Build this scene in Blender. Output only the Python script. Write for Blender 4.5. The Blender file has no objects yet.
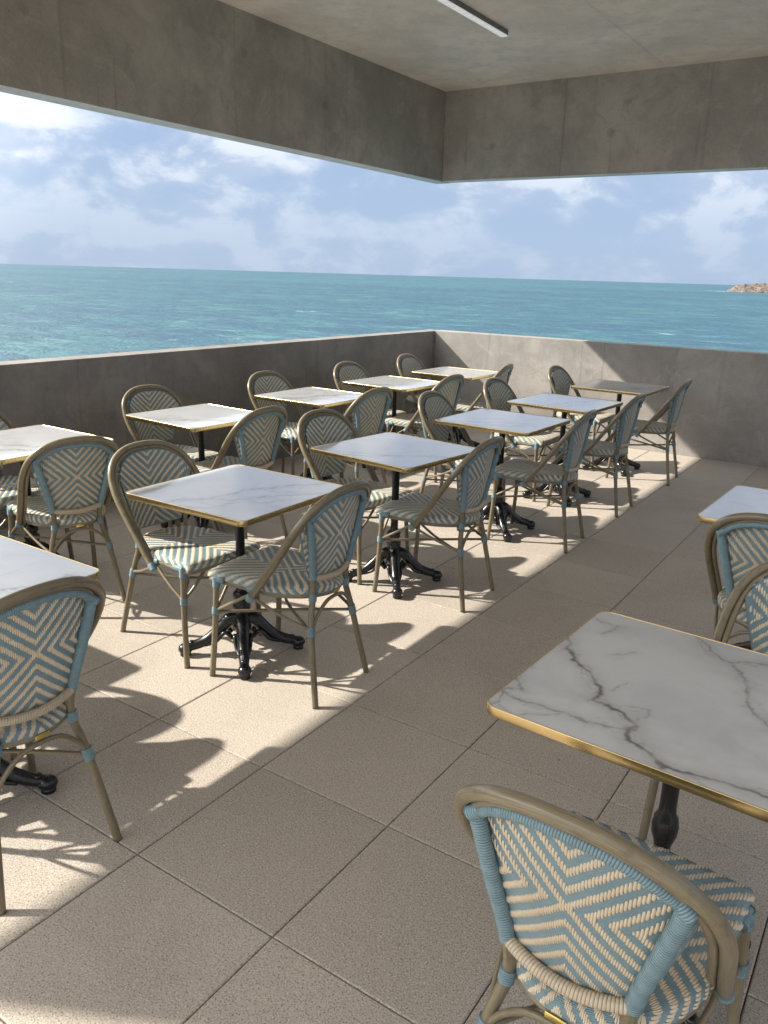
import bpy, bmesh, math, random
import numpy as np
from mathutils import Vector, Matrix, noise
random.seed(4); RNG = np.random.default_rng(11)
sc = bpy.context.scene
COL = sc.collection
PI = math.pi

# ------------------------------------------------------------------ camera
H = 1.62
F_PX, PITCH, ROLL, YAW = 799.375, math.radians(16.5297), math.radians(1.66822), math.radians(33.4734)
fw0 = Vector((-math.sin(YAW), math.cos(YAW), 0)); rt0 = Vector((math.cos(YAW), math.sin(YAW), 0)); up0 = Vector((0, 0, 1))
fw = fw0*math.cos(PITCH) - up0*math.sin(PITCH); up1 = up0*math.cos(PITCH) + fw0*math.sin(PITCH)
rt = rt0*math.cos(ROLL) + up1*math.sin(ROLL); up = up1*math.cos(ROLL) - rt0*math.sin(ROLL)
cd = bpy.data.cameras.new("camera"); cam = bpy.data.objects.new("camera", cd); COL.objects.link(cam)
m = Matrix((rt, up, -fw)).transposed().to_4x4(); m.translation = (0, 0, H); cam.matrix_world = m
cd.sensor_fit = 'HORIZONTAL'; cd.sensor_width = 36.0; cd.lens = F_PX/768*36.0
cd.clip_start = 0.02; cd.clip_end = 200000
sc.camera = cam

# ------------------------------------------------------------------ node helpers
def new_mat(name):
    mt = bpy.data.materials.new(name); mt.use_nodes = True
    nt = mt.node_tree; b = nt.nodes["Principled BSDF"]
    return mt, nt, b
def nd(nt, typ, **kw):
    n = nt.nodes.new(typ)
    for k, v in kw.items():
        if k in n.inputs.keys() if isinstance(k, str) else False: n.inputs[k].default_value = v
        else: setattr(n, k, v)
    return n
def noise_n(nt, vec, scale, detail=4, rough=.55, dist=0):
    n = nt.nodes.new("ShaderNodeTexNoise"); n.inputs["Scale"].default_value = scale
    n.inputs["Detail"].default_value = detail; n.inputs["Roughness"].default_value = rough
    n.inputs["Distortion"].default_value = dist
    if vec is not None: nt.links.new(vec, n.inputs["Vector"])
    return n.outputs["Fac"]
def mapr(nt, v, a, b, c=0., d=1., smooth=True):
    n = nt.nodes.new("ShaderNodeMapRange"); n.interpolation_type = 'SMOOTHSTEP' if smooth else 'LINEAR'
    nt.links.new(v, n.inputs["Value"])
    for k, x in zip(("From Min", "From Max", "To Min", "To Max"), (a, b, c, d)): n.inputs[k].default_value = x
    return n.outputs["Result"]
def mixc(nt, fac, a, b, mode='MIX'):
    n = nt.nodes.new("ShaderNodeMix"); n.data_type = 'RGBA'; n.blend_type = mode
    for i, v in ((0, fac), (6, a), (7, b)):
        if isinstance(v, (int, float)): n.inputs[i].default_value = v
        elif isinstance(v, tuple): n.inputs[i].default_value = (*v, 1) if len(v) == 3 else v
        else: nt.links.new(v, n.inputs[i])
    return n.outputs[2]
def mth(nt, op, a, b=None, clamp=False):
    n = nt.nodes.new("ShaderNodeMath"); n.operation = op; n.use_clamp = clamp
    for i, v in ((0, a), (1, b)):
        if v is None: continue
        if isinstance(v, (int, float)): n.inputs[i].default_value = v
        else: nt.links.new(v, n.inputs[i])
    return n.outputs[0]
def scaled(nt, vec, s, loc=(0, 0, 0)):
    n = nt.nodes.new("ShaderNodeMapping"); n.inputs["Scale"].default_value = s; n.inputs["Location"].default_value = loc
    nt.links.new(vec, n.inputs["Vector"]); return n.outputs["Vector"]
def bump(nt, b, h, strength, dist):
    n = nt.nodes.new("ShaderNodeBump"); n.inputs["Strength"].default_value = strength; n.inputs["Distance"].default_value = dist
    nt.links.new(h, n.inputs["Height"]); nt.links.new(n.outputs["Normal"], b.inputs["Normal"])
def objc(nt): return nt.nodes.new("ShaderNodeTexCoord").outputs["Object"]
def attr(nt, name):
    n = nt.nodes.new("ShaderNodeAttribute"); n.attribute_name = name; return n

M = {}
# board-marked cast concrete: cloudy mottling, faint panel seams and run-down streaks
def concrete(name, base, streak_axis, seams, seam_axis, contrast=1.0, ties=()):
    mt, nt, b = new_mat(name); o = objc(nt)
    c0 = tuple(x*(1-.26*contrast) for x in base); c1 = tuple(x*(1+.20*contrast) for x in base)
    n1 = noise_n(nt, o, 1.1, 6, .62, .4); n2 = noise_n(nt, o, 5, 7, .70, .5); n3 = noise_n(nt, o, 60, 3, .6)
    col = mixc(nt, mapr(nt, n1, .32, .68), c0, c1)
    col = mixc(nt, mapr(nt, n2, .42, .66, 0, .55), col, tuple(x*.74 for x in base))
    sx = {'x': (7, 7, .35), 'n': (1, 1, 1)}[streak_axis]
    st = noise_n(nt, scaled(nt, o, sx), 1.3, 4, .6)
    col = mixc(nt, mapr(nt, st, .55, .78, 0, .38*contrast), col, tuple(x*.62 for x in base))
    col = mixc(nt, mapr(nt, n3, .3, .75, 0, .25), col, tuple(x*1.25 for x in base))
    col = mixc(nt, mapr(nt, noise_n(nt, o, 130, 2, .5), .68, .76, 0, .5), col, tuple(x*.4 for x in base))
    # cloudy cement patches, drip runs and air holes left by the formwork
    n4 = noise_n(nt, scaled(nt, o, (1, 1, 1), (5.3, 2.1, 7.7)), 2.6, 8, .74, 1.2)
    col = mixc(nt, mapr(nt, n4, .52, .64, 0, .42*contrast), col, tuple(x*.66 for x in base))
    n5 = noise_n(nt, scaled(nt, o, (1, 1, 1), (1.3, 8.1, 3.7)), 3.4, 8, .74, 1.0)
    col = mixc(nt, mapr(nt, n5, .53, .66, 0, .38*contrast), col, tuple(min(.85, x*1.32) for x in base))
    if streak_axis == 'x':
        dr = noise_n(nt, scaled(nt, o, (16, 16, .45), (2.2, 0, .6)), 1.0, 5, .65)
        col = mixc(nt, mapr(nt, dr, .60, .72, 0, .5*contrast), col, tuple(x*.55 for x in base))
    vo = nt.nodes.new("ShaderNodeTexVoronoi"); vo.inputs["Scale"].default_value = 16; nt.links.new(o, vo.inputs["Vector"])
    hole = mth(nt, 'MULTIPLY', mapr(nt, vo.outputs["Distance"], .05, .085, 1, 0), mapr(nt, noise_n(nt, o, 4.3, 2), .52, .6))
    col = mixc(nt, mth(nt, 'MULTIPLY', hole, .6), col, tuple(x*.35 for x in base))
    sep = nt.nodes.new("ShaderNodeSeparateXYZ"); nt.links.new(o, sep.inputs[0])
    wob = noise_n(nt, o, 4, 3)
    hgt = mth(nt, 'SUBTRACT', mth(nt, 'ADD', mth(nt, 'MULTIPLY', n3, .5), mth(nt, 'MULTIPLY', n4, .5)), hole)
    for a, p, w in seams:
        v = sep.outputs["XYZ".index(a)]
        d = mth(nt, 'ABSOLUTE', mth(nt, 'SUBTRACT', mth(nt, 'ADD', v, mth(nt, 'MULTIPLY', mth(nt, 'SUBTRACT', wob, .5), .02)), p))
        k = mapr(nt, d, 0.0, w, 1, 0)
        k = mth(nt, 'MULTIPLY', k, mapr(nt, noise_n(nt, o, 3, 3), .3, .6, .35, 1))
        col = mixc(nt, mth(nt, 'MULTIPLY', k, .30), col, tuple(x*.45 for x in base))
        hgt = mth(nt, 'SUBTRACT', hgt, mth(nt, 'MULTIPLY', k, .6))
    for p in ties:
        vd = nt.nodes.new("ShaderNodeVectorMath"); vd.operation = 'DISTANCE'
        nt.links.new(o, vd.inputs[0]); vd.inputs[1].default_value = p
        dd = mth(nt, 'ADD', vd.outputs["Value"], mth(nt, 'MULTIPLY', mth(nt, 'SUBTRACT', noise_n(nt, o, 9, 4, .7), .5), .11))
        k = mapr(nt, dd, .012, .055, 1, 0)
        col = mixc(nt, mth(nt, 'MULTIPLY', k, .34), col, tuple(x*.42 for x in base))
        hgt = mth(nt, 'SUBTRACT', hgt, k)
    nt.links.new(col, b.inputs["Base Color"]); b.inputs["Roughness"].default_value = .82
    b.inputs["Specular IOR Level"].default_value = .25
    bump(nt, b, hgt, .35, .006)
    return mt

XL, YR = -4.69, 8.034          # inner faces of the sea-side walls
ZP, ZB, ZC = 1.025, 2.60, 3.475  # parapet top, beam underside, ceiling
TH = .18
CB = (.300, .283, .258)
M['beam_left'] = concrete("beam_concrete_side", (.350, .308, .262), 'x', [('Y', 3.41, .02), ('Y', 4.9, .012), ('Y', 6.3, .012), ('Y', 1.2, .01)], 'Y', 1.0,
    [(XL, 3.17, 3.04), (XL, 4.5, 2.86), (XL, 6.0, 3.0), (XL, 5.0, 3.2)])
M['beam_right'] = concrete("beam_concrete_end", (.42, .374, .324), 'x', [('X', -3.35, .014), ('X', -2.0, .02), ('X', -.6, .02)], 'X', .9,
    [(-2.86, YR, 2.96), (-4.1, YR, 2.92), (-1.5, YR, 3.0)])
M['ceiling'] = concrete("ceiling_concrete", (.80, .705, .605), 'n', [('X', -2.41, .02), ('X', -.2, .02)], 'X', .55)
M['soffit_lit'] = concrete("soffit_painted_light", (.80, .76, .70), 'n', [], 'X', .3)  # paler concrete: light on the beam undersides is painted into the colour
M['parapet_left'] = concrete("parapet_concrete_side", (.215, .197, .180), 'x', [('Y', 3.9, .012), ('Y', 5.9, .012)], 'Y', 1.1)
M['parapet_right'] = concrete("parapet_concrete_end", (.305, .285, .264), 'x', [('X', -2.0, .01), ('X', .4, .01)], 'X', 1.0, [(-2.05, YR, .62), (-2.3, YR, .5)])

# floor slabs with fine exposed aggregate
mt, nt, b = new_mat("terrace_slab"); o = objc(nt)
tone = attr(nt, "tone").outputs["Fac"]
base = mixc(nt, tone, (.400, .352, .298), (.490, .432, .368))
n1 = noise_n(nt, o, 2.2, 5, .6); base = mixc(nt, mapr(nt, n1, .3, .7, 0, .4), base, (.39, .340, .288))
base = mixc(nt, mapr(nt, noise_n(nt, o, .9, 6, .68, .4), .48, .68, 0, .5), base, (.325, .282, .238))
sp = noise_n(nt, o, 230, 2, .6); base = mixc(nt, mapr(nt, sp, .53, .64, 0, .9), base, (.15, .125, .10))
sp3 = noise_n(nt, o, 110, 2, .6); base = mixc(nt, mapr(nt, sp3, .6, .7, 0, .55), base, (.24, .2, .165))
sp2 = noise_n(nt, scaled(nt, o, (1, 1, 1), (7, 3, 1)), 210, 2, .6); base = mixc(nt, mapr(nt, sp2, .55, .66, 0, .75), base, (.66, .60, .52))
spot = noise_n(nt, scaled(nt, o, (1, 1, 1), (3, 9, 1)), 9, 2, .5); base = mixc(nt, mapr(nt, spot, .81, .83, 0, .6), base, (.08, .07, .06))
nt.links.new(base, b.inputs["Base Color"]); b.inputs["Roughness"].default_value = .75; b.inputs["Specular IOR Level"].default_value = .3
bump(nt, b, sp, .35, .0015); M['slab'] = mt
mt, nt, b = new_mat("joint_mortar"); b.inputs["Base Color"].default_value = (.10, .085, .07, 1); b.inputs["Roughness"].default_value = .95; M['joint'] = mt

# bamboo-look lacquered tube, streaked along its length (UV.x runs along the tube)
def tube_mat(name, c0, c1, c2, rough):
    mt, nt, b = new_mat(name); tc = nt.nodes.new("ShaderNodeTexCoord"); uv = tc.outputs["UV"]
    st = noise_n(nt, scaled(nt, uv, (5, 60, 1)), 1, 4, .6); bl = noise_n(nt, tc.outputs["Object"], 26, 4, .6)
    col = mixc(nt, mapr(nt, st, .3, .7), c0, c1)
    col = mixc(nt, mapr(nt, bl, .52, .72, 0, .6), col, c2)
    oi = nt.nodes.new("ShaderNodeObjectInfo"); col = mixc(nt, mapr(nt, oi.outputs["Random"], 0, 1, 0, .30, False), col, c2)
    nt.links.new(col, b.inputs["Base Color"]); b.inputs["Roughness"].default_value = rough
    bump(nt, b, st, .12, .001)
    return mt
M['frame'] = tube_mat("bamboo_look_tube", (.150, .122, .074), (.255, .212, .136), (.095, .077, .047), .30)
def strand(name, c, c2, rough, bscale=(0, 0, 0)):
    mt, nt, b = new_mat(name); tc = nt.nodes.new("ShaderNodeTexCoord"); o = tc.outputs["Object"]
    n = noise_n(nt, o, 90, 3, .6); n2 = noise_n(nt, o, 9, 3)
    col = mixc(nt, mapr(nt, n, .3, .7), c, c2); col = mixc(nt, mapr(nt, n2, .45, .7, 0, .45), col, tuple(x*.78 for x in c))
    oi = nt.nodes.new("ShaderNodeObjectInfo"); col = mixc(nt, mapr(nt, oi.outputs["Random"], 0, 1, 0, .5, False), col, tuple(x*.76+.012 for x in c))
    nt.links.new(col, b.inputs["Base Color"]); b.inputs["Roughness"].default_value = rough
    return mt, nt, b, tc
mt, nt, b, tc = strand("blue_strand", (.205, .300, .330), (.245, .350, .385), .45)
w = nt.nodes.new("ShaderNodeTexWave"); w.wave_type = 'BANDS'; w.bands_direction = 'Y'; w.inputs["Scale"].default_value = 1/.0052/ (2*PI) * PI
w.inputs["Distortion"].default_value = .3
nt.links.new(tc.outputs["UV"], w.inputs["Vector"]); bump(nt, b, w.outputs["Fac"], .9, .0016); M['blue'] = mt
mt, nt, b, tc = strand("blue_binding", (.245, .365, .405), (.295, .425, .465), .42); M['bind'] = mt
mt, nt, b, tc = strand("cream_strand", (.60, .490, .345), (.70, .59, .43), .45); M['cream'] = mt

def wrap_mat(name, c, c2, gap, pitch):
    mt, nt, b, tc = strand(name, c, c2, .42)
    sp = nt.nodes.new("ShaderNodeSeparateXYZ"); nt.links.new(tc.outputs["UV"], sp.inputs[0])
    ph = mth(nt, 'MULTIPLY', mth(nt, 'ADD', sp.outputs[0], mth(nt, 'MULTIPLY', sp.outputs[1], pitch*3)), 1/(3*pitch))
    tri = mth(nt, 'ABSOLUTE', mth(nt, 'SUBTRACT', mth(nt, 'FRACT', ph), .5))       # 0 mid-strand, .5 in the gap
    k = mapr(nt, tri, .36, .5)
    old = b.inputs["Base Color"].links[0].from_socket
    nt.links.new(mixc(nt, mth(nt, 'MULTIPLY', k, .75), old, gap), b.inputs["Base Color"])  # gap colour paints in occlusion and dirt between the wraps
    hh = mth(nt, 'SUBTRACT', 1.0, mth(nt, 'POWER', mth(nt, 'MULTIPLY', tri, 2.0), 3.0)); bump(nt, b, hh, .9, .0016)
    return mt
M['bind'] = wrap_mat("blue_binding", (.170, .268, .305), (.212, .322, .358), (.055, .085, .10), .0052)
M['cream_wrap'] = wrap_mat("cream_binding", (.52, .425, .30), (.62, .52, .375), (.20, .155, .10), .0064)
def metal(name, c, rough, metallic=1.0, vary=.2, sc_=14):
    mt, nt, b = new_mat(name); o = objc(nt)
    n = noise_n(nt, o, sc_, 4, .6)
    nt.links.new(mixc(nt, mapr(nt, n, .35, .7), c, tuple(x*(1-vary) for x in c)), b.inputs["Base Color"])
    b.inputs["Metallic"].default_value = metallic
    nt.links.new(mapr(nt, n, .3, .7, rough*.85, rough*1.2), b.inputs["Roughness"])
    return mt
M['brass'] = metal("brushed_brass", (.62, .48, .24), .28, 1.0, .10, 5)
M['tag'] = metal("polished_brass_plate", (.80, .62, .20), .2)
M['iron'] = metal("black_painted_cast_iron", (.011, .011, .012), .26, 0.0)
M['under'] = metal("dark_underside_board", (.05, .045, .04), .6, 0.0)
M['lamp'] = metal("grey_aluminium_profile", (.20, .195, .185), .5, .2)
M['diff'] = metal("white_lamp_cover", (.85, .85, .83), .5, 0.0)
lb = M['diff'].node_tree.nodes["Principled BSDF"]; lb.inputs["Emission Color"].default_value = (1, .98, .95, 1); lb.inputs["Emission Strength"].default_value = .17

# marble: grey-brown veins carried by a mesh attribute, clouds by noise
mt, nt, b = new_mat("white_marble_laminate"); tc = nt.nodes.new("ShaderNodeTexCoord"); o = tc.outputs["Object"]
oi = nt.nodes.new("ShaderNodeObjectInfo"); va = nt.nodes.new("ShaderNodeVectorMath"); va.operation = 'ADD'
cmb = nt.nodes.new("ShaderNodeCombineXYZ")
for i in range(3): nt.links.new(mth(nt, 'MULTIPLY', oi.outputs["Random"], 37.0*(i+1)), cmb.inputs[i])
nt.links.new(o, va.inputs[0]); nt.links.new(cmb.outputs[0], va.inputs[1])
cl = noise_n(nt, va.outputs[0], 3.2, 6, .6, .9)
base = mixc(nt, mapr(nt, cl, .42, .72, 0, .75), (.570, .578, .592), (.44, .45, .465))
v = attr(nt, "vein").outputs["Fac"]
base = mixc(nt, mth(nt, 'MULTIPLY', v, .92, True), base, (.075, .062, .062))
nt.links.new(base, b.inputs["Base Color"]); b.inputs["Roughness"].default_value = .12; b.inputs["Specular IOR Level"].default_value = .5
b.inputs["Coat Weight"].default_value = .65; b.inputs["Coat Roughness"].default_value = .05
M['marble'] = mt

# sea: turquoise water, wind streaks and foam flecks
mt, nt, b = new_mat("turquoise_sea"); o = objc(nt)
big = noise_n(nt, scaled(nt, o, (.0016, .0032, 1)), 1, 5, .62, .5)
mid = noise_n(nt, scaled(nt, o, (.013, .024, 1)), 1, 6, .65, .6)
sml = noise_n(nt, scaled(nt, o, (.07, .12, 1)), 1, 7, .68, .4)
fine = noise_n(nt, scaled(nt, o, (.30, .55, 1)), 1, 6, .70, .3)
base = mixc(nt, mapr(nt, big, .38, .62), (.024, .086, .114), (.038, .120, .136))
base = mixc(nt, mapr(nt, mid, .46, .60, 0, .50), base, (.022, .072, .122))
base = mixc(nt, mapr(nt, sml, .48, .60, 0, .75), base, (.026, .066, .112))
base = mixc(nt, mapr(nt, sml, .34, .46, .75, 0), base, (.078, .178, .190))
base = mixc(nt, mapr(nt, fine, .50, .64, 0, .65), base, (.024, .062, .105))
base = mixc(nt, mapr(nt, fine, .32, .42, .5, 0), base, (.15, .25, .27))
foam = noise_n(nt, scaled(nt, o, (.030, .085, 1)), 1, 8, .74, .3)
base = mixc(nt, mapr(nt, foam, .66, .71, 0, .85), base, (.75, .80, .80))
nt.links.new(base, b.inputs["Base Color"]); b.inputs["Roughness"].default_value = .5; b.inputs["Specular IOR Level"].default_value = .22
h = mth(nt, 'ADD', mth(nt, 'MULTIPLY', sml, 2.2), mth(nt, 'MULTIPLY', fine, .8)); bump(nt, b, h, .8, 1.0)
M['sea'] = mt
mt, nt, b = new_mat("sea_cliff_rock"); o = objc(nt)
n1 = noise_n(nt, scaled(nt, o, (1, 1, 2.2)), .12, 7, .68, .6); n2 = noise_n(nt, o, .5, 5, .7)
c = mixc(nt, mapr(nt, n1, .38, .64), (.150, .115, .092), (.045, .037, .031)); c = mixc(nt, mapr(nt, n2, .45, .65, 0, .7), c, (.19, .155, .128))
nt.links.new(c, b.inputs["Base Color"]); b.inputs["Roughness"].default_value = .95; bump(nt, b, n1, 1, 3.0); M['rock'] = mt
mt, nt, b = new_mat("breaking_foam"); o = objc(nt)
nt.links.new(mixc(nt, noise_n(nt, o, .3, 4), (.85, .88, .88), (.55, .68, .70)), b.inputs["Base Color"]); b.inputs["Roughness"].default_value = .9; M['foam'] = mt

# ------------------------------------------------------------------ mesh helpers
def link(name, me, mats, parent=None):
    ob = bpy.data.objects.new(name, me); COL.objects.link(ob)
    for mm in (mats if isinstance(mats, (list, tuple)) else [mats]): me.materials.append(mm)
    if parent is not None: ob.parent = parent
    return ob
def finish(bm, name, mats, parent=None, smooth=True):
    me = bpy.data.meshes.new(name); bm.normal_update(); bm.to_mesh(me); bm.free()
    if smooth: me.polygons.foreach_set("use_smooth", [True]*len(me.polygons))
    return link(name, me, mats, parent)
def box(bm, x0, x1, y0, y1, z0, z1, bev=0.0):
    r = bmesh.ops.create_cube(bm, size=1.0)
    vs = r['verts']
    for v in vs: v.co = Vector(((x0+x1)/2 + v.co.x*(x1-x0), (y0+y1)/2 + v.co.y*(y1-y0), (z0+z1)/2 + v.co.z*(z1-z0)))
    if bev > 0:
        es = list({e for v in vs for e in v.link_edges})
        bmesh.ops.bevel(bm, geom=es, offset=bev, segments=2, affect='EDGES', profile=.5)
def catmull(pts, n=8):
    P = [Vector(p) for p in pts]; P = [P[0]*2-P[1]] + P + [P[-1]*2-P[-2]]; out = []
    for i in range(1, len(P)-2):
        for k in range(n):
            t = k/n; a, b_, c, d = P[i-1:i+3]
            out.append(.5*((2*b_) + (c-a)*t + (2*a-5*b_+4*c-d)*t*t + (3*b_-a-3*c+d)*t**3))
    out.append(P[-2]); return out
def resample(pts, step):
    out = [pts[0].copy()]; acc = 0
    for a, b_ in zip(pts, pts[1:]):
        L = (b_-a).length
        if L < 1e-9: continue
        d = step-acc
        while d <= L: out.append(a.lerp(b_, d/L)); d += step
        acc = (acc+L) % step
    if (out[-1]-pts[-1]).length > step*.3: out.append(pts[-1].copy())
    return out
def tube(bm, pts, r, n=10, cap=True):
    """sweep a round section along pts; r: number, list or function(i, arc)"""
    uvl = bm.loops.layers.uv.verify()
    N = len(pts); rings = []; arc = 0; arcs = []; nrm = None
    for i, p in enumerate(pts):
        if i: arc += (pts[i]-pts[i-1]).length
        arcs.append(arc)
        t = (pts[min(i+1, N-1)]-pts[max(i-1, 0)]).normalized()
        if nrm is None:
            a = Vector((0, 0, 1)) if abs(t.z) < .9 else Vector((1, 0, 0)); nrm = (a-t*a.dot(t)).normalized()
        else: nrm = (nrm-t*nrm.dot(t)).normalized()
        bn = t.cross(nrm)
        rr = r(i, arc) if callable(r) else (r[i] if isinstance(r, list) else r)
        rings.append([bm.verts.new(p + (nrm*math.cos(2*PI*k/n)+bn*math.sin(2*PI*k/n))*rr) for k in range(n)])
    for i in range(N-1):
        for k in range(n):
            f = bm.faces.new((rings[i][k], rings[i][(k+1) % n], rings[i+1][(k+1) % n], rings[i+1][k]))
            us = (arcs[i], arcs[i], arcs[i+1], arcs[i+1]); vs_ = (k/n, (k+1)/n, (k+1)/n, k/n)
            for l, u_, v_ in zip(f.loops, us, vs_): l[uvl].uv = (u_*3, v_)
    if cap:
        for rg, fl in ((rings[0], True), (rings[-1], False)):
            bm.faces.new(rg[::-1] if fl else rg)
def wrap_r(r, pitch=.005, amp=.0004):
    return lambda i, a: r + (amp if i % 2 else -amp*.4)
def lathe(bm, prof, n=24, cx=0, cy=0):
    rings = [[bm.verts.new((cx+r*math.cos(2*PI*k/n), cy+r*math.sin(2*PI*k/n), z)) for k in range(n)] for r, z in prof]
    for i in range(len(rings)-1):
        for k in range(n): bm.faces.new((rings[i][k], rings[i][(k+1) % n], rings[i+1][(k+1) % n], rings[i+1][k]))
    bm.faces.new(rings[0][::-1]); bm.faces.new(rings[-1])
def ball(bm, c, rx, ry, rz, rot=0, seg=12):
    r = bmesh.ops.create_uvsphere(bm, u_segments=seg, v_segments=seg*2//3, radius=1.0)
    R = Matrix.Rotation(rot, 3, 'Z')
    for v in r['verts']: v.co = Vector(c) + R @ Vector((v.co.x*rx, v.co.y*ry, v.co.z*rz))
def empty(name, loc=(0, 0, 0), rz=0):
    e = bpy.data.objects.new(name, None); COL.objects.link(e); e.location = loc; e.rotation_euler = (0, 0, rz)
    e.empty_display_size = .1; return e
def tag(o, label, cat=None, group=None, kind=None):
    if label: o["label"] = label
    if cat: o["category"] = cat
    if group: o["group"] = group
    if kind: o["kind"] = kind
    return o
def copy_tree(src, parent=None):
    c = src.copy(); COL.objects.link(c)
    if parent is not None: c.parent = parent
    for ch in KIDS.get(src.name, ()): copy_tree(ch, c)
    return c
KIDS = {}
def note_kids(root):
    for ob in list(COL.objects):
        if ob.parent is not None: KIDS.setdefault(ob.parent.name, [])
    for ob in list(COL.objects):
        if ob.parent is not None and ob not in KIDS[ob.parent.name]: KIDS[ob.parent.name].append(ob)

# ------------------------------------------------------------------ floor
PX, PY, X0, Y0, G = .5155, .5262, -1.629, 1.228, .0035
bm = bmesh.new(); tl = bm.faces.layers.float.new("tone")
xs = [X0 + PX*i for i in range(-6, 14)]; ys = [Y0 + PY*i for i in range(-18, 14)]
XMAX, YMIN = xs[-1], ys[0]
for x in xs[:-1]:
    for y in ys[:-1]:
        a, b_, c, d = max(x, XL)+G/2, x+PX-G/2, y+G/2, min(y+PY, YR)-G/2
        if b_-a < .02 or d-c < .02: continue
        n0 = len(bm.faces); e = .0035; t = random.random(); z = random.uniform(-.0006, .0006)
        o4 = [bm.verts.new(p) for p in ((a, c, z-.012), (b_, c, z-.012), (b_, d, z-.012), (a, d, z-.012))]
        m4 = [bm.verts.new(p) for p in ((a, c, z-.0025), (b_, c, z-.0025), (b_, d, z-.0025), (a, d, z-.0025))]
        i4 = [bm.verts.new(p) for p in ((a+e, c+e, z), (b_-e, c+e, z), (b_-e, d-e, z), (a+e, d-e, z))]
        fs = [bm.faces.new(i4)]
        for q, w_ in ((o4, m4), (m4, i4)):
            for k in range(4): fs.append(bm.faces.new((q[k], q[(k+1) % 4], w_[(k+1) % 4], w_[k])))
        for f in fs: f[tl] = t
n_tiles = len(bm.faces)
bm.faces.ensure_lookup_table()
n0 = len(bm.faces)
box(bm, XL-TH, XMAX, YMIN, YR+TH, -.30, -.010)
bm.faces.ensure_lookup_table()
for f in bm.faces[n0:]: f.material_index = 1
fl = finish(bm, "terrace_floor", [M['slab'], M['joint']], smooth=False); fl["kind"] = "structure"

# ------------------------------------------------------------------ concrete shell
YROOF, YBEAM, XROOF = -1.70, -.96, 2.9
def wall(name, dims, mat, label, cat, group=None):
    bm = bmesh.new(); box(bm, *dims, bev=.004); bm.normal_update()
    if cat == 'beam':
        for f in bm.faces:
            if f.normal.z < -.5: f.material_index = 1  # undersides take the colour with painted-in light
    o = finish(bm, name, [mat, M['soffit_lit']] if cat == 'beam' else mat, smooth=False); tag(o, label, cat, group); return o
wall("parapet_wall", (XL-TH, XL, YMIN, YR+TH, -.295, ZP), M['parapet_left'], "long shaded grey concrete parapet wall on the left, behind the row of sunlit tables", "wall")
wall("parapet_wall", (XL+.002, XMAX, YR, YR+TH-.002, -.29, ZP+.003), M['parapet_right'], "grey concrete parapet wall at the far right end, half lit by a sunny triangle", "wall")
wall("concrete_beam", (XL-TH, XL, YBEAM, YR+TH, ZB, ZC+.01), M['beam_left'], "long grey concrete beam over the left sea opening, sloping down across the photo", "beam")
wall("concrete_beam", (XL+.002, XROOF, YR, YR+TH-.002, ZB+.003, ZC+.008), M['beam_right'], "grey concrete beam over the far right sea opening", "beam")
wall("ceiling_slab", (XL-TH+.004, XROOF, YROOF, YR+TH-.004, ZC, ZC+.35), M['ceiling'], "pale grey concrete ceiling slab covering the terrace", "ceiling")
lt = empty("linear_ceiling_lamp", (-3.20, 6.36, ZC)); tag(lt, "slim white linear lamp fixed under the concrete ceiling", "lamp")
bm = bmesh.new(); box(bm, -.028, .028, -4.4, 0, -.036, -.001, .003); finish(bm, "housing", M['lamp'], lt, False)
bm = bmesh.new(); box(bm, -.027, .027, -4.39, -.006, -.046, -.0365, .002); finish(bm, "diffuser", M['diff'], lt, False)

# ------------------------------------------------------------------ sea, headland
SEA = -8.4
bm = bmesh.new(); R_ = 60000
vs = [bm.verts.new(p) for p in ((-R_, -R_, SEA), (R_, -R_, SEA), (R_, R_, SEA), (-R_, R_, SEA))]; bm.faces.new(vs)
so = finish(bm, "sea_water", M['sea'], smooth=False); so["kind"] = "structure"
# rocky point far out on the right, its tip dipping into the water
def sea_pt(px, dist):
    d = rt*((px-384)/F_PX) + up*((512-286)/F_PX) + fw; d.z = 0; d.normalize(); return d*dist
tip = sea_pt(727, 1330); far = sea_pt(860, 1380); ax = (far-tip); L = ax.length; ax.normalize(); nx = Vector((-ax.y, ax.x, 0))
bm = bmesh.new(); NU, NV = 150, 40; g = []
for i in range(NU):
    u_ = i/(NU-1)*1.0; row = []
    for j in range(NV):
        w_ = j/(NV-1)*2-1
        p = tip + ax*(u_*L) + nx*(w_*(14+60*u_))
        prof = max(0, 1-abs(w_)**1.6)**.6
        hh = (5+20*u_**.75)*min(1, u_*14)**.7
        q = Vector((p.x*.05, p.y*.05, 0))
        nz = noise.fractal(q, 1.0, 2.0, 6)*.34 + noise.noise(q*4)*.10
        row.append(bm.verts.new((p.x, p.y, SEA-2+ (hh+2)*prof*(1+nz))))
    g.append(row)
for i in range(NU-1):
    for j in range(NV-1): bm.faces.new((g[i][j], g[i+1][j], g[i+1][j+1], g[i][j+1]))
ho = finish(bm, "rocky_headland", M['rock'], smooth=False); ho["kind"] = "structure"
bm = bmesh.new(); random.seed(9)
for k in range(26):
    u_ = random.uniform(-.16, .9); c = tip + ax*(u_*L); side = -1
    c = c - nx*((14+60*max(0, u_))*.86+random.uniform(-4, 8)) if (c-nx*10).length < (c+nx*10).length else c + nx*((14+60*max(0, u_))*.86+random.uniform(-4, 8))
    ring = []
    rx_, ry_ = random.uniform(4, 11), random.uniform(5, 14)
    for a in range(14):
        t = a/14*2*PI; k_ = random.uniform(.6, 1.2)
        p = c + ax*(math.cos(t)*rx_*k_) + nx*(math.sin(t)*ry_*k_); ring.append(bm.verts.new((p.x, p.y, SEA+.35+k*.004)))
    bm.faces.new(ring)
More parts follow.
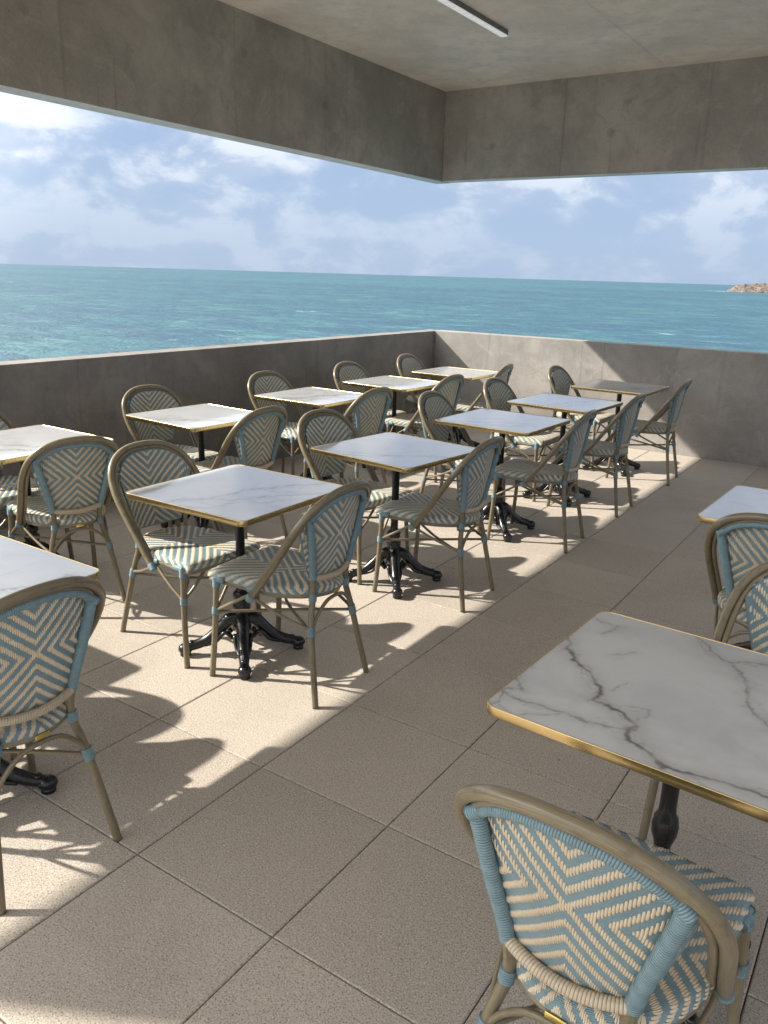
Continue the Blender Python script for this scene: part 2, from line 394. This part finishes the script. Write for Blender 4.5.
fo = finish(bm, "sea_foam", M['foam'], smooth=False); fo["kind"] = "stuff"; fo["label"] = "white foam breaking round the far rocky point"

# ------------------------------------------------------------------ the woven bistro chair
HOOP = [(.208, 0), (.217, .15), (.226, .30), (.225, .40), (.206, .49), (.160, .558), (.090, .600), (0, .612)]
HY, HD, HZ = .042, .322, .458
def hoop_plane(x, s):
    k = s/.612; return Vector((x, HY - HD*k - .010*math.sin(PI*k), .398+HZ*k))
def hoop2d(off):
    half = [Vector((x, s, 0)) for x, s in HOOP]
    full = half + [Vector((-p.x, p.y, 0)) for p in half[-2::-1]]
    c = catmull(full, 9); out = []
    for i, p in enumerate(c):
        t = (c[min(i+1, len(c)-1)]-c[max(i-1, 0)]).normalized()
        out.append(p + Vector((-t.y, t.x, 0))*off)
    return out
def hoop_pts(off, back=0.0, smin=None, xmax=None):
    o_ = hoop2d(off)
    if smin is not None: o_ = [p for p in o_ if p.y >= smin]
    nrm_ = Vector((0, HZ, HD)).normalized()
    return [hoop_plane(p.x, p.y) - nrm_*back for p in o_]
UPR = [(.180, -.255, 0), (.139, -.203, .295), (.110, -.188, .42), (.114, -.194, .51), (.147, -.212, .64), (.179, -.224, .762)]
def upright(s): return resample(catmull([(s*x, y, z) for x, y, z in UPR], 10), .006)
arch = hoop2d(.030)
def top_edge(u_):
    x = u_*.190; best = None
    for a, b_ in zip(arch, arch[1:]):
        if a.y > .38 and (a.x-x)*(b_.x-x) <= 0 and abs(a.x-b_.x) > 1e-9:
            t = (x-a.x)/(b_.x-a.x); q = a.lerp(b_, t); best = q
    return hoop_plane(x, best.y) + Vector((0, .016, 0))
def bot_edge(u_): return Vector((u_*.119, -.176-.024*(1-u_*u_), .500-.010*(1-u_*u_)))
def rail_pt(u_): return Vector((u_*.110, -.196-.022*(1-u_*u_), .505-.010*(1-u_*u_)))
def panel(u_, v_):
    a, b_ = bot_edge(u_), top_edge(u_); p = a.lerp(b_, v_)
    p.x += u_*.004*math.sin(PI*v_); p.y -= .006*math.sin(PI*v_)*(1-u_*u_); return p
def seat_xy(p, q):
    """square to a D: straight front with small corners, rounded rear between the hoop feet"""
    k = .10 if q > 0 else .46
    p2 = p*math.sqrt(1-k*q*q*(.5 if q > 0 else 1)); q2 = q*math.sqrt(1-k*p*p*(.5 if q > 0 else 1))
    if q > 0: return p2*(.185+.014*q2), .010+.262*q2
    return p2*.185*(1-.16*q2*q2), .010+.222*q2
SEAT_D = .028
def seat(p, q):
    pc, qc = max(-1, min(1, p)), max(-1, min(1, q)); x, y = seat_xy(pc, qc)
    d = max(abs(p)-1, abs(q)-1, 0)/.15
    z = .468 - .007*(1-pc*pc)*(1-qc*qc) - .010*max(abs(pc), abs(qc))**10
    if d > 0:
        out = Vector((x, y-.02, 0)).normalized(); a = min(d, 1)
        x += out.x*.007*math.sin(a*PI*.75); y += out.y*.007*math.sin(a*PI*.75); z -= SEAT_D*a
    return Vector((x, y, z))
def stripe(x, y, period): return (((abs(y)-abs(x))/period + .30) % 1.0) < .53

def weave(bm, S, us, vs, metric, period, colw, urange, vrange, both, thick, along_v=True, uvscale=1.0):
    """blue woven sheet plus raised cream strands, one little arched strip per float"""
    uvl = bm.loops.layers.uv.verify()
    def grid(off, flip):
        g = []
        for a in us:
            row = []
            for b_ in vs:
                p = S(a, b_); n_ = normal(a, b_); row.append((bm.verts.new(p+n_*off), metric(a, b_)))
            g.append(row)
        for i in range(len(us)-1):
            for j in range(len(vs)-1):
                q = [g[i][j], g[i+1][j], g[i+1][j+1], g[i][j+1]]
                if flip: q = q[::-1]
                f = bm.faces.new([x[0] for x in q]); f.material_index = 0
                for l, x in zip(f.loops, q): l[uvl].uv = x[1]
    def normal(a, b_):
        e = .01; da = S(a+e, b_)-S(a-e, b_); db = S(a, b_+e)-S(a, b_-e); n_ = da.cross(db)
        return n_.normalized() if n_.length > 1e-12 else Vector((0, 0, 1))
    grid(thick/2, False)
    if both: grid(-thick/2, True)
    u0, u1 = urange; v0, v1 = vrange
    W = metric(u1, v0*.3+v1*.7)[0]-metric(u0, v0*.3+v1*.7)[0]; nc = int(W/colw)
    for c in range(nc):
        ua, ub = u0+(u1-u0)*(c+.03)/nc, u0+(u1-u0)*(c+.97)/nc; um = (ua+ub)/2
        # walk along v and collect runs of cream
        K = 140; run = None
        for k in range(K+1):
            v_ = v0+(v1-v0)*k/K
            mm = metric(um, v_); on = k < K and stripe(mm[0], mm[1], period)
            if on and run is None: run = v_
            if not on and run is not None:
                a, b_ = run, v_; run = None
                if b_-a < (v1-v0)*.012: continue
                ns = max(3, min(7, int((b_-a)/(v1-v0)*30)+2))
                for side in ((1, -1) if both else (1,)):
                    rows = []
                    for t in range(ns+1):
                        tt = t/ns; vv = a+(b_-a)*tt; lift = .0004+.0017*math.sin(PI*tt)**.5 if 0 < tt < 1 else -.0006
                        r_ = []
                        for uu, l2 in ((ua, -.0010), (ua*.7+ub*.3, .0003), (ua*.3+ub*.7, .0003), (ub, -.0010)):
                            r_.append(bm.verts.new(S(uu, vv)+normal(uu, vv)*side*(thick/2+lift+l2)))
                        rows.append(r_)
                    for t in range(ns):
                        for k2 in range(3):
                            q = (rows[t][k2], rows[t][k2+1], rows[t+1][k2+1], rows[t+1][k2])
                            f = bm.faces.new(q if side > 0 else q[::-1]); f.material_index = 1

def lin(a, b_, n): return [a+(b_-a)*i/(n-1) for i in range(n)]
def build_chair():
    t = empty("bistro_chair")
    def part(name, fn, mat, parent=None):
        bm = bmesh.new(); fn(bm); return finish(bm, name, mat, parent or t)
    # seat
    bm = bmesh.new()
    weave(bm, seat, lin(-1.15, 1.15, 34), lin(-1.15, 1.15, 34), lambda a, b_: (a*.205, b_*.230), .042, .0056, (-1.12, 1.12), (-1.13, 1.13), False, .004)
    finish(bm, "seat", [M['blue'], M['cream']], t)
    def sf(bm):
        ring = []
        for k in range(65):
            a = 2*PI*k/64; p, q = math.cos(a), math.sin(a); mx = max(abs(p), abs(q)); x, y = seat_xy(p/mx, q/mx)
            ring.append(Vector((x*.985,   .02+(y-.02)*.985, .424)))
        tube(bm, resample(ring, .012), .0115, 8, False)
    part("seat_frame", sf, M['frame'])
    # back panel
    bm = bmesh.new()
    weave(bm, panel, lin(-1, 1, 18), lin(0, 1, 20), lambda a, b_: (panel(a, b_).x, (panel(a, b_).z-.665)*1.02), .0365, .0050, (-.985, .985), (.012, .99), True, .005)
    finish(bm, "backrest", [M['blue'], M['cream']], t)
    def trim(bm): tube(bm, resample(hoop_pts(.034, .010, .465), .0030), wrap_r(.0112), 10)
    part("backrest_trim", trim, M['bind'])
    part("lower_rail", lambda bm: tube(bm, resample([rail_pt(u_) for u_ in lin(-1, 1, 40)], .0030), wrap_r(.0122, amp=.0004), 12), M['cream_wrap'])
    # hoop: thick outer tube with a slimmer one running inside it
    def hp(bm):
        tube(bm, resample(hoop_pts(0), .010), .0140, 14)
        tube(bm, resample(hoop_pts(.0225, .002), .010), .0088, 10)
    ho_ = part("back_hoop", hp, M['frame'])
    for s in (-1, 1):
        def wrap(parent, pts, r, amp=.0004):
            part("binding", lambda bm: tube(bm, resample(pts, .0030), wrap_r(r, amp=amp), 12), M['bind'], parent)
        e0 = hoop_plane(s*.208, 0); d0 = (hoop_plane(s*.209, .05)-e0).normalized()
        wrap(ho_, [e0-d0*.012, e0, e0+d0*.018], .0172)
        q = Vector((s*.189, e0.y+.004, .424)); wrap(ho_, [q-Vector((0, .018, 0)), q+Vector((0, .018, 0))], .0145)
        # rear leg runs up into the back upright
        up_ = upright(s)
        lg = part("leg", lambda bm: tube(bm, resample(up_, .012), .0125, 12), M['frame'])
        cut = lambda path, a, b_: [p for p in resample(path, .0026) if a <= p.z <= b_]
        wrap(lg, cut(up_, .500, .790), .0155); wrap(lg, cut(up_, .405, .440), .0158); wrap(lg, cut(up_, .272, .312), .0158)
        tp = up_[-1]; wrap(lg, [tp+Vector((-s*.024, -.008, .014)), tp+Vector((s*.006, -.008, -.010))], .0135)
        # front leg
        fp = resample(catmull([(s*.214, .252, 0), (s*.205, .236, .22), (s*.196, .228, .440)], 8), .012)
        lg = part("leg", lambda bm: tube(bm, fp, .0125, 12), M['frame'])
        wrap(lg, cut(fp, .396, .446), .0162); wrap(lg, cut(fp, .278, .312), .0158)
        q = Vector((s*.197, .232, .432)); wrap(lg, [q+Vector((0, -.050, 0)), q], .0138)
        wrap(lg, [q+Vector((-s*.050, .014, .002)), q+Vector((0, .014, 0))], .0138)
        # side braces rise from the leg bindings to the foot of the hoop
        e = Vector((s*.196, .048, .408))
        part("brace", lambda bm: tube(bm, catmull([(s*.202, .228, .298), (s*.204, .150, .345), e], 5), .0068, 8), M['frame'])
        part("brace", lambda bm: tube(bm, catmull([(s*.139, -.200, .300), (s*.168, -.10, .335), (s*.194, .00, .382), e], 5), .0068, 8), M['frame'])
        part("brace", lambda bm: tube(bm, catmull([(s*.200, .233, .298), (s*.145, .240, .350), (s*.085, .246, .420)], 5), .0068, 8), M['frame'])
        part("stretcher", lambda bm: tube(bm, catmull([(s*.202, .231, .290), (0, .012, .290+s*.007), (-s*.139, -.203, .290)], 6), .0068, 8), M['frame'])
    part("brace", lambda bm: tube(bm, catmull([(-.139, -.204, .296), (-.105, -.208, .350), (-.055, -.212, .392), (0, -.214, .402), (.055, -.212, .392), (.105, -.208, .350), (.139, -.204, .296)], 6), .0074, 8), M['frame'])
    def pl(bm): box(bm, -.020, .020, -.2245, -.2205, .418, .431, .0012)
    part("maker_plate", pl, M['tag'])
    return t

# ------------------------------------------------------------------ the marble bistro table
TS, TZ, RC = .66, .745, .034
def snap_round(x, y, hs, r):
    cx, cy = max(-hs+r, min(hs-r, x)), max(-hs+r, min(hs-r, y)); dx, dy = x-cx, y-cy; d = math.hypot(dx, dy)
    if dx and dy:
        k = max(abs(dx), abs(dy))/d; return cx+dx*k, cy+dy*k
    return x, y
def round_loop(hs, r, n=8):
    out = []
    for sx, sy, a0 in ((1, 1, 0), (-1, 1, PI/2), (-1, -1, PI), (1, -1, 3*PI/2)):
        for k in range(n+1):
            a = a0+PI/2*k/n; out.append((sx*(hs-r)+r*math.cos(a), sy*(hs-r)+r*math.sin(a)))
    return out
def vein_field(P, veins, warp, seed):
    X, Y = P[:, 0].copy(), P[:, 1].copy()
    for i in range(len(X)):
        v3 = Vector((X[i]*9+seed, Y[i]*9, seed*.7)); q = Vector((X[i]*32+seed, Y[i]*32, seed*1.3))
        a = noise.noise_vector(v3); b_ = noise.noise_vector(q); c_ = noise.noise_vector(q*2.7)
        X[i] += warp*(a.x + .75*b_.x + .40*c_.x); Y[i] += warp*(a.y + .75*b_.y + .40*c_.y)
    out = np.zeros(len(X))
    for pts, w_, amp in veins:
        D = np.full(len(X), 9.); T = np.zeros(len(X)); n = len(pts)-1
        for k in range(n):
            ax_, ay_ = pts[k]; bx, by = pts[k+1]; dx, dy = bx-ax_, by-ay_; l2 = dx*dx+dy*dy+1e-12
            t = np.clip(((X-ax_)*dx+(Y-ay_)*dy)/l2, 0, 1); d = np.hypot(X-ax_-t*dx, Y-ay_-t*dy)
            upd = d < D; D = np.where(upd, d, D); T = np.where(upd, (k+t)/n, T)
        mod = .55+.45*np.abs(np.sin(T*19+w_*4000))
        out = np.maximum(out, amp*mod*np.exp(-(D/w_)**2)); out = np.maximum(out, amp*.26*np.exp(-(D/(w_*4.0))**2))
    return np.clip(out, 0, 1)
def rand_veins(seed):
    r = random.Random(seed); vs_ = []
    for k in range(3):
        a = r.uniform(.5, 1.1)*r.choice((1, 1, -1)); x, y = r.uniform(-.35, .2), -.36; pts = []
        if k == 2: x = r.uniform(-.3, .3)
        while y < .38:
            pts.append((x, y)); x += math.cos(a)*.05+r.uniform(-.035, .035); y += abs(math.sin(a))*.05+r.uniform(-.012, .02)
        vs_.append((pts, r.uniform(.004, .007), r.uniform(.45, .85)))
        for j in range(3):
            i = r.randrange(len(pts)); x2, y2 = pts[i]; a2 = a+r.uniform(.5, 1.2)*r.choice((1, -1)); br = []
            for q in range(r.randrange(4, 9)): br.append((x2, y2)); x2 += math.cos(a2)*.045+r.uniform(-.02, .02); y2 += math.sin(a2)*.045+r.uniform(-.02, .02)
            vs_.append((br, r.uniform(.002, .004), r.uniform(.3, .6)))
    return vs_
NEAR_V = [[(-.39,.2),(-.346,.12),(-.301,.048),(-.263,-.009),(-.218,-.033),(-.18,-.081),(-.146,-.117),(-.139,-.151),(-.109,-.158),(-.069,-.183),(-.047,-.202),(-.041,-.24),(-.007,-.271),(.027,-.293),(.059,-.313),(.11,-.304),(.182,-.285),(.33,-.27)],
 [(-.36,-.26),(-.328,-.263),(-.292,-.266),(-.235,-.261),(-.179,-.256),(-.132,-.256),(-.083,-.238),(-.049,-.225)],
 [(-.352,-.111),(-.316,-.183),(-.286,-.222),(-.325,-.261),(-.302,-.301),(-.321,-.334)],
 [(-.09,.34),(-.052,.303),(-.004,.248),(.044,.223),(.084,.16),(.106,.081),(.13,.039),(.2,-.03)], [(.044,.223),(.093,.271),(.2,.33)],
 [(-.146,-.167),(-.139,-.112),(-.121,-.037)], [(-.083,-.138),(-.037,-.132),(-.046,-.184)], [(-.32,.256),(-.247,.252),(-.264,.183)],
 [(-.273,.019),(-.239,-.026),(-.226,-.061),(-.189,-.066)], [(-.2,.075),(-.162,.129)], [(-.296,-.315),(-.255,-.33),(-.177,-.263)], [(.113,-.316),(.15,-.342),(.19,-.338)]]
NEAR = [(NEAR_V[0], .0074, .98)] + [(v_, .0050, .62) for v_ in NEAR_V[1:5]] + [(v_, .0036, .45) for v_ in NEAR_V[5:]]
def top_mesh(veins, n, warp, seed):
    hs = TS/2-.0035; c = np.linspace(-hs, hs, n); P = np.array([snap_round(x, y, hs, RC-.003) for x in c for y in c])
    f = vein_field(P, veins, warp, seed)
    f = np.maximum(f, .45*vein_field(P, veins, warp*1.5, seed+9.3)); f = np.maximum(f, .38*vein_field(P, veins[:4], warp*2.4, seed+21.7))
    verts = [(x, y, TZ) for x, y in P]; faces = [(i*n+j, (i+1)*n+j, (i+1)*n+j+1, i*n+j+1) for i in range(n-1) for j in range(n-1)]
    me = bpy.data.meshes.new("tabletop"); me.from_pydata(verts, [], faces)
    at = me.attributes.new("vein", 'FLOAT', 'POINT'); at.data.foreach_set("value", f.astype(np.float32))
    me.materials.append(M['marble']); return me
TOPS = [top_mesh(rand_veins(s), 110, .020, s) for s in (3, 8, 15, 21)]
TOP_NEAR = top_mesh(NEAR, 250, .014, 1.7)
def build_table():
    t = empty("bistro_table")
    tp = bpy.data.objects.new("tabletop", TOPS[0]); COL.objects.link(tp); tp.parent = t
    bm = bmesh.new(); prof = [(TS/2-.0035, -.001), (TS/2-.0032, .0012), (TS/2-.0018, .0019), (TS/2-.0004, .0012), (TS/2, 0), (TS/2, -.0195), (TS/2-.0012, -.0215), (TS/2-.006, -.022)]
    rings = [[bm.verts.new((x, y, TZ+z)) for x, y in round_loop(hs, RC-(TS/2-hs)*.9)] for hs, z in prof]
    for i in range(len(rings)-1):
        for k in range(len(rings[0])):
            q = (rings[i+1][k], rings[i+1][(k+1) % len(rings[0])], rings[i][(k+1) % len(rings[0])], rings[i][k]); bm.faces.new(q)
    finish(bm, "edge_band", M['brass'], t)
    bm = bmesh.new(); lp = round_loop(TS/2-.005, RC-.004)
    a = [bm.verts.new((x, y, TZ-.0205)) for x, y in lp]; b_ = [bm.verts.new((x, y, TZ-.004)) for x, y in lp]; bm.faces.new(a[::-1]); bm.faces.new(b_)
    for k in range(len(lp)): bm.faces.new((a[k], a[(k+1) % len(lp)], b_[(k+1) % len(lp)], b_[k]))
    finish(bm, "underside_board", M['under'], t, False)
    bm = bmesh.new()
    for r_ in (PI/4, -PI/4):
        n0 = len(bm.verts); box(bm, -.19, .19, -.016, .016, TZ-.034, TZ-.0215, .003); bm.verts.ensure_lookup_table()
        bmesh.ops.rotate(bm, verts=bm.verts[n0:], cent=(0, 0, 0), matrix=Matrix.Rotation(r_, 3, 'Z'))
        if r_ < 0:
            for v_ in bm.verts[n0:]: v_.co.z -= .0015 if v_.co.z < TZ-.028 else .0012
    finish(bm, "support_bracket", M['iron'], t, False)
    bm = bmesh.new()
    lathe(bm, [(.030, .10), (.040, .125), (.043, .165), (.036, .185), (.034, .20), (.039, .212), (.039, .232), (.030, .240), (.029, .252), (.036, .26), (.036, .282), (.028, .292), (.0205, .30), (.0195, .345), (.0225, .358), (.0295, .380), (.0310, .402), (.0270, .424), (.0205, .436), (.0195, .46),
               (.0205, .694), (.030, .702), (.034, .7105)], 24)
    finish(bm, "column", M['iron'], t)
    for k in range(4):
        a = PI/4+k*PI/2; d = Vector((math.cos(a), math.sin(a), 0)); n_ = Vector((-d.y, d.x, 0))
        bm = bmesh.new()
        path = catmull([d*.020+Vector((0, 0, .165)), d*.055+Vector((0, 0, .158)), d*.100+Vector((0, 0, .112)), d*.150+Vector((0, 0, .070)), d*.200+Vector((0, 0, .048)), d*.240+Vector((0, 0, .040))], 6)
        N = len(path); tube(bm, path, [.035-.016*(i/(N-1))**.7 for i in range(N)], 12)
        rid = [p+Vector((0, 0, .026-.012*i/(N-1))) for i, p in enumerate(path)]
        tube(bm, rid[:-4], .0085, 8)
        for s in (-1, 1):
            sc_ = catmull([d*.045+n_*s*.028+Vector((0, 0, .085)), d*.075+n_*s*.034+Vector((0, 0, .112)), d*.115+n_*s*.028+Vector((0, 0, .070)), d*.16+n_*s*.014+Vector((0, 0, .048))], 5)
            tube(bm, sc_, [.011-.004*i/(len(sc_)-1) for i in range(len(sc_))], 8)
        ball(bm, d*.075+Vector((0, 0, .150)), .020, .018, .017, a)
        ball(bm, d*.245+Vector((0, 0, .033)), .032, .029, .025, a, 14)
        ball(bm, d*.218+Vector((0, 0, .060)), .014, .016, .010, a)
        lathe(bm, [(.021, .0008), (.024, .004), (.023, .016), (.017, .022)], 14, d.x*.246, d.y*.246)
        finish(bm, "foot", M['iron'], t)
    return t

table0 = build_table(); chair0 = build_chair(); note_kids(None)

def used_once():
    first = {}
    def get(src):
        if src.name not in first: first[src.name] = 1; return src
        return copy_tree(src)
    return get
get = used_once()
GT, GC = "marble bistro tables on the terrace", "woven bistro chairs on the terrace"
TABLES = [  # x, y, degrees, top mesh, label
 (-3.800, 2.340, 0, 1, "sunlit marble table cut off by the left edge, in the row along the shaded parapet"),
 (-3.712, 3.495, -3.5, 0, "sunlit marble table second from left in the parapet row, a chair tucked behind it"),
 (-3.724, 4.663, -.5, 2, "sunlit marble table third from left in the parapet row, middle of its five"),
 (-3.722, 5.741, -2.5, 3, "sunlit marble table next to last before the wall corner in the parapet row"),
 (-3.711, 6.817, -1, 1, "sunlit marble table standing in the far corner where the two parapets meet"),
 (-2.262, 1.080, 0, 3, "bluish shaded marble table at the left edge, right beside the nearest left chair"),
 (-2.283, 2.350, .5, 2, "large looking bluish table in the centre left, black iron foot in full sun below"),
 (-2.230, 3.478, -6, 0, "bluish reflecting marble table in the middle of the photo, third in the centre row"),
 (-2.195, 4.684, -1.5, 1, "bluish marble table fourth in the centre row, behind the mid-photo one"),
 (-2.190, 5.735, -3, 2, "bluish marble table fifth in the centre row, before the dull grey last one"),
 (-2.173, 6.965, -1.5, 3, "dull dark grey looking marble table nearest the sun triangle on the end parapet"),
 (-.312, 1.708, -3.0, 'near', "big foreground marble table with strong grey veins and shiny brass edge at right"),
 (-.300, 3.512, -2.5, 0, "white topped table cut off by the right edge, behind two overlapping chairs"),
 (-3.745, 1.180, 0, 2, "marble table out of view at left, its corner throwing a pointed shadow on the floor"),
]
random.seed(2)
for i, (x, y, a, tm, lab) in enumerate(TABLES):
    t = get(table0); t.location = (x, y, 0); t.rotation_euler = (0, 0, math.radians(a)); tag(t, lab, "table", GT)
    kid = [c for c in COL.objects if c.parent == t and c.name.startswith("tabletop")][0]
    kid.data = TOP_NEAR if tm == 'near' else TOPS[tm]
E_, W_, N_, S_ = -90, 90, 0, 180       # facing +x, -x, +y, -y
CHAIRS = [  # x, y, degrees, label
 (-1.985, 2.336, W_+2, "chair facing left at the centre left table, its four legs all standing in sunlight"),
 (-2.600, 2.330, E_-4, "chair facing right at the centre left table, sun striping its seat front"),
 (-1.975, 3.510, W_+2, "chair facing left at the mid-photo table, seat in shade, rear leg near the photo centre"),
 (-2.570, 3.560, E_-6, "chair facing right behind the mid-photo bluish table, back panel full of chevrons"),
 (-1.905, 4.690, W_+4, "chair facing left at the fourth centre row table, legs in front of sunny floor"),
 (-2.500, 4.720, E_+3, "chair facing right at the fourth centre row table, narrow pale hoop"),
 (-1.900, 5.680, W_+1, "chair facing left at the fifth centre row table, between two similar dark chairs"),
 (-2.530, 5.730, E_-1, "chair facing right behind the fifth centre row table, low against the sunny end wall"),
 (-1.865, 6.860, W_+4, "dark chair facing left nearest the end parapet, tall against the shaded wall"),
 (-2.540, 7.010, E_-1, "small looking chair facing right behind the dull grey table, before the sunny wall"),
 (-1.985, 1.065, W_-2, "big chair cut off by the left edge in the foreground, blue bound back toward us"),
 (-2.590, 1.080, E_, "chair out of view at left, facing right at the left edge table"),
 (-3.445, 2.310, W_-17, "chair at the left edge parapet table, back with a big cross of chevrons toward us"),
 (-4.060, 2.360, E_, "chair against the left parapet, only its hoop showing at the left edge"),
 (-3.400, 3.480, W_-3, "chair with its chevron back to us at the second parapet row table"),
 (-4.030, 3.540, E_-6, "chair between the shaded parapet and the second parapet row table"),
 (-3.400, 4.640, W_-3, "chair with its back to us at the third parapet row table"),
 (-4.030, 4.720, E_-5, "chair between the shaded parapet and the third parapet row table"),
 (-3.400, 5.720, W_-4, "chair with its back to us at the fourth parapet row table"),
 (-4.030, 5.800, E_-5, "chair between the shaded parapet and the fourth parapet row table"),
 (-3.450, 6.780, W_+7, "chair facing left at the far corner table, before the sunny wall"),
 (-4.060, 6.860, E_, "chair squeezed into the far corner of the parapets behind the corner table"),
 (-.306, 1.272, N_-3, "closest chair, bottom right, blue and cream back panel toward the camera"),
 (-.175, 2.250, S_-12, "chair facing us across the big foreground table, its arm hoop at the right edge"),
 (-.322, 3.205, N_-2, "chair with blue bound back toward us at the white table on the right edge"),
 (-3.410, 1.170, W_-3, "chair out of view at left, its hoop casting a round shadow on the floor"),
]
for i, (x, y, a, lab) in enumerate(CHAIRS):
    c = get(chair0); j = random.uniform(-1.5, 1.5) if i in (13, 14, 15, 16, 17, 18, 19) else 0
    c.location = (x, y, 0); c.rotation_euler = (0, 0, math.radians(a+j)); tag(c, lab, "chair", GC)

# ------------------------------------------------------------------ light and sky
AZ, EL = math.radians(27.5), math.radians(35.8)     # shadows run toward AZ (from +x)
sd = Vector((math.cos(AZ)*math.cos(EL), math.sin(AZ)*math.cos(EL), -math.sin(EL)))
sl = bpy.data.lights.new("sun", 'SUN'); sl.energy = 4.7; sl.angle = math.radians(.8); sl.color = (1, .94, .84)
so_ = bpy.data.objects.new("sun", sl); COL.objects.link(so_); so_.rotation_euler = sd.to_track_quat('-Z', 'Y').to_euler()
wd = bpy.data.worlds.new("World"); sc.world = wd; wd.use_nodes = True; nt = wd.node_tree; nt.nodes.clear()
out = nt.nodes.new("ShaderNodeOutputWorld"); bg1 = nt.nodes.new("ShaderNodeBackground"); bg2 = nt.nodes.new("ShaderNodeBackground"); mx = nt.nodes.new("ShaderNodeMixShader")
sky = nt.nodes.new("ShaderNodeTexSky"); sky.sky_type = 'NISHITA'; sky.sun_disc = False; sky.sun_elevation = EL
to = -sd; sky.sun_rotation = math.atan2(to.x, to.y); sky.air_density = 1.0; sky.dust_density = .6; sky.ozone_density = 1.5
nt.links.new(sky.outputs[0], bg1.inputs[0]); bg1.inputs[1].default_value = .055
dirv = nt.nodes.new("ShaderNodeTexCoord").outputs["Generated"]
sep = nt.nodes.new("ShaderNodeSeparateXYZ"); nt.links.new(dirv, sep.inputs[0])
cvec = scaled(nt, dirv, (1, 1, 1.9), (2.3, .7, .4))
c0 = noise_n(nt, cvec, 3.2, 4, .55, .3)
c1 = noise_n(nt, cvec, 9.5, 6, .57, .25)
c2 = noise_n(nt, scaled(nt, cvec, (1, 1, 1), (.030, .018, .045)), 9.5, 6, .57, .25)     # same field seen a little higher: lit tops, grey bases
cm = mth(nt, 'ADD', mth(nt, 'MULTIPLY', c0, .38), mth(nt, 'MULTIPLY', c1, .62))
fade = mapr(nt, sep.outputs[2], .02, .17, .0, 1.0)
mask = mth(nt, 'MULTIPLY', mapr(nt, mth(nt, 'ADD', cm, mth(nt, 'MULTIPLY', sep.outputs[2], .12)), .400, .555), mth(nt, 'ADD', .22, mth(nt, 'MULTIPLY', fade, .78)))
lit = mapr(nt, mth(nt, 'SUBTRACT', c1, c2), -.10, .09)
gap = mixc(nt, mapr(nt, sep.outputs[2], 0, .30), (.218, .288, .408), (.212, .280, .412))
puff = mixc(nt, lit, (.290, .340, .440), (.490, .520, .565))
ccol = mixc(nt, mask, gap, puff)
dp = nt.nodes.new("ShaderNodeVectorMath"); dp.operation = 'DOT_PRODUCT'; nt.links.new(dirv, dp.inputs[0]); dp.inputs[1].default_value = to
glow = mth(nt, 'MULTIPLY', mapr(nt, dp.outputs["Value"], .38, 1.0), 4.2)    # added sky brightness toward the sun, mostly out of view, fills the shade
dp2 = nt.nodes.new("ShaderNodeVectorMath"); dp2.operation = 'DOT_PRODUCT'; nt.links.new(dirv, dp2.inputs[0]); dp2.inputs[1].default_value = (0, -.9, .44)
glow = mth(nt, 'ADD', glow, mth(nt, 'MULTIPLY', mapr(nt, dp2.outputs["Value"],  .25, .95), .42))   # added unseen bright bank behind the camera, more fill for the shade
white = nt.nodes.new("ShaderNodeVectorMath"); white.operation = 'SCALE'; white.inputs[0].default_value = (.375, .37, .35); nt.links.new(glow, white.inputs["Scale"])
nt.links.new(mixc(nt, 1.0, ccol, white.outputs[0], 'ADD'), bg2.inputs[0])
mx.inputs[0].default_value = .88
nt.links.new(bg1.outputs[0], mx.inputs[1]); nt.links.new(bg2.outputs[0], mx.inputs[2]); nt.links.new(mx.outputs[0], out.inputs[0])

# ------------------------------------------------------------------ render settings
sc.render.engine = 'CYCLES'
sc.cycles.max_bounces = 8; sc.cycles.diffuse_bounces = 5
sc.view_settings.view_transform = 'Standard'; sc.view_settings.look = 'None'; sc.view_settings.exposure = 1.0; sc.view_settings.gamma = 1.0
sc.view_settings.use_curve_mapping = False
sc.render.resolution_x = 768; sc.render.resolution_y = 1024
bpy.context.view_layer.update()
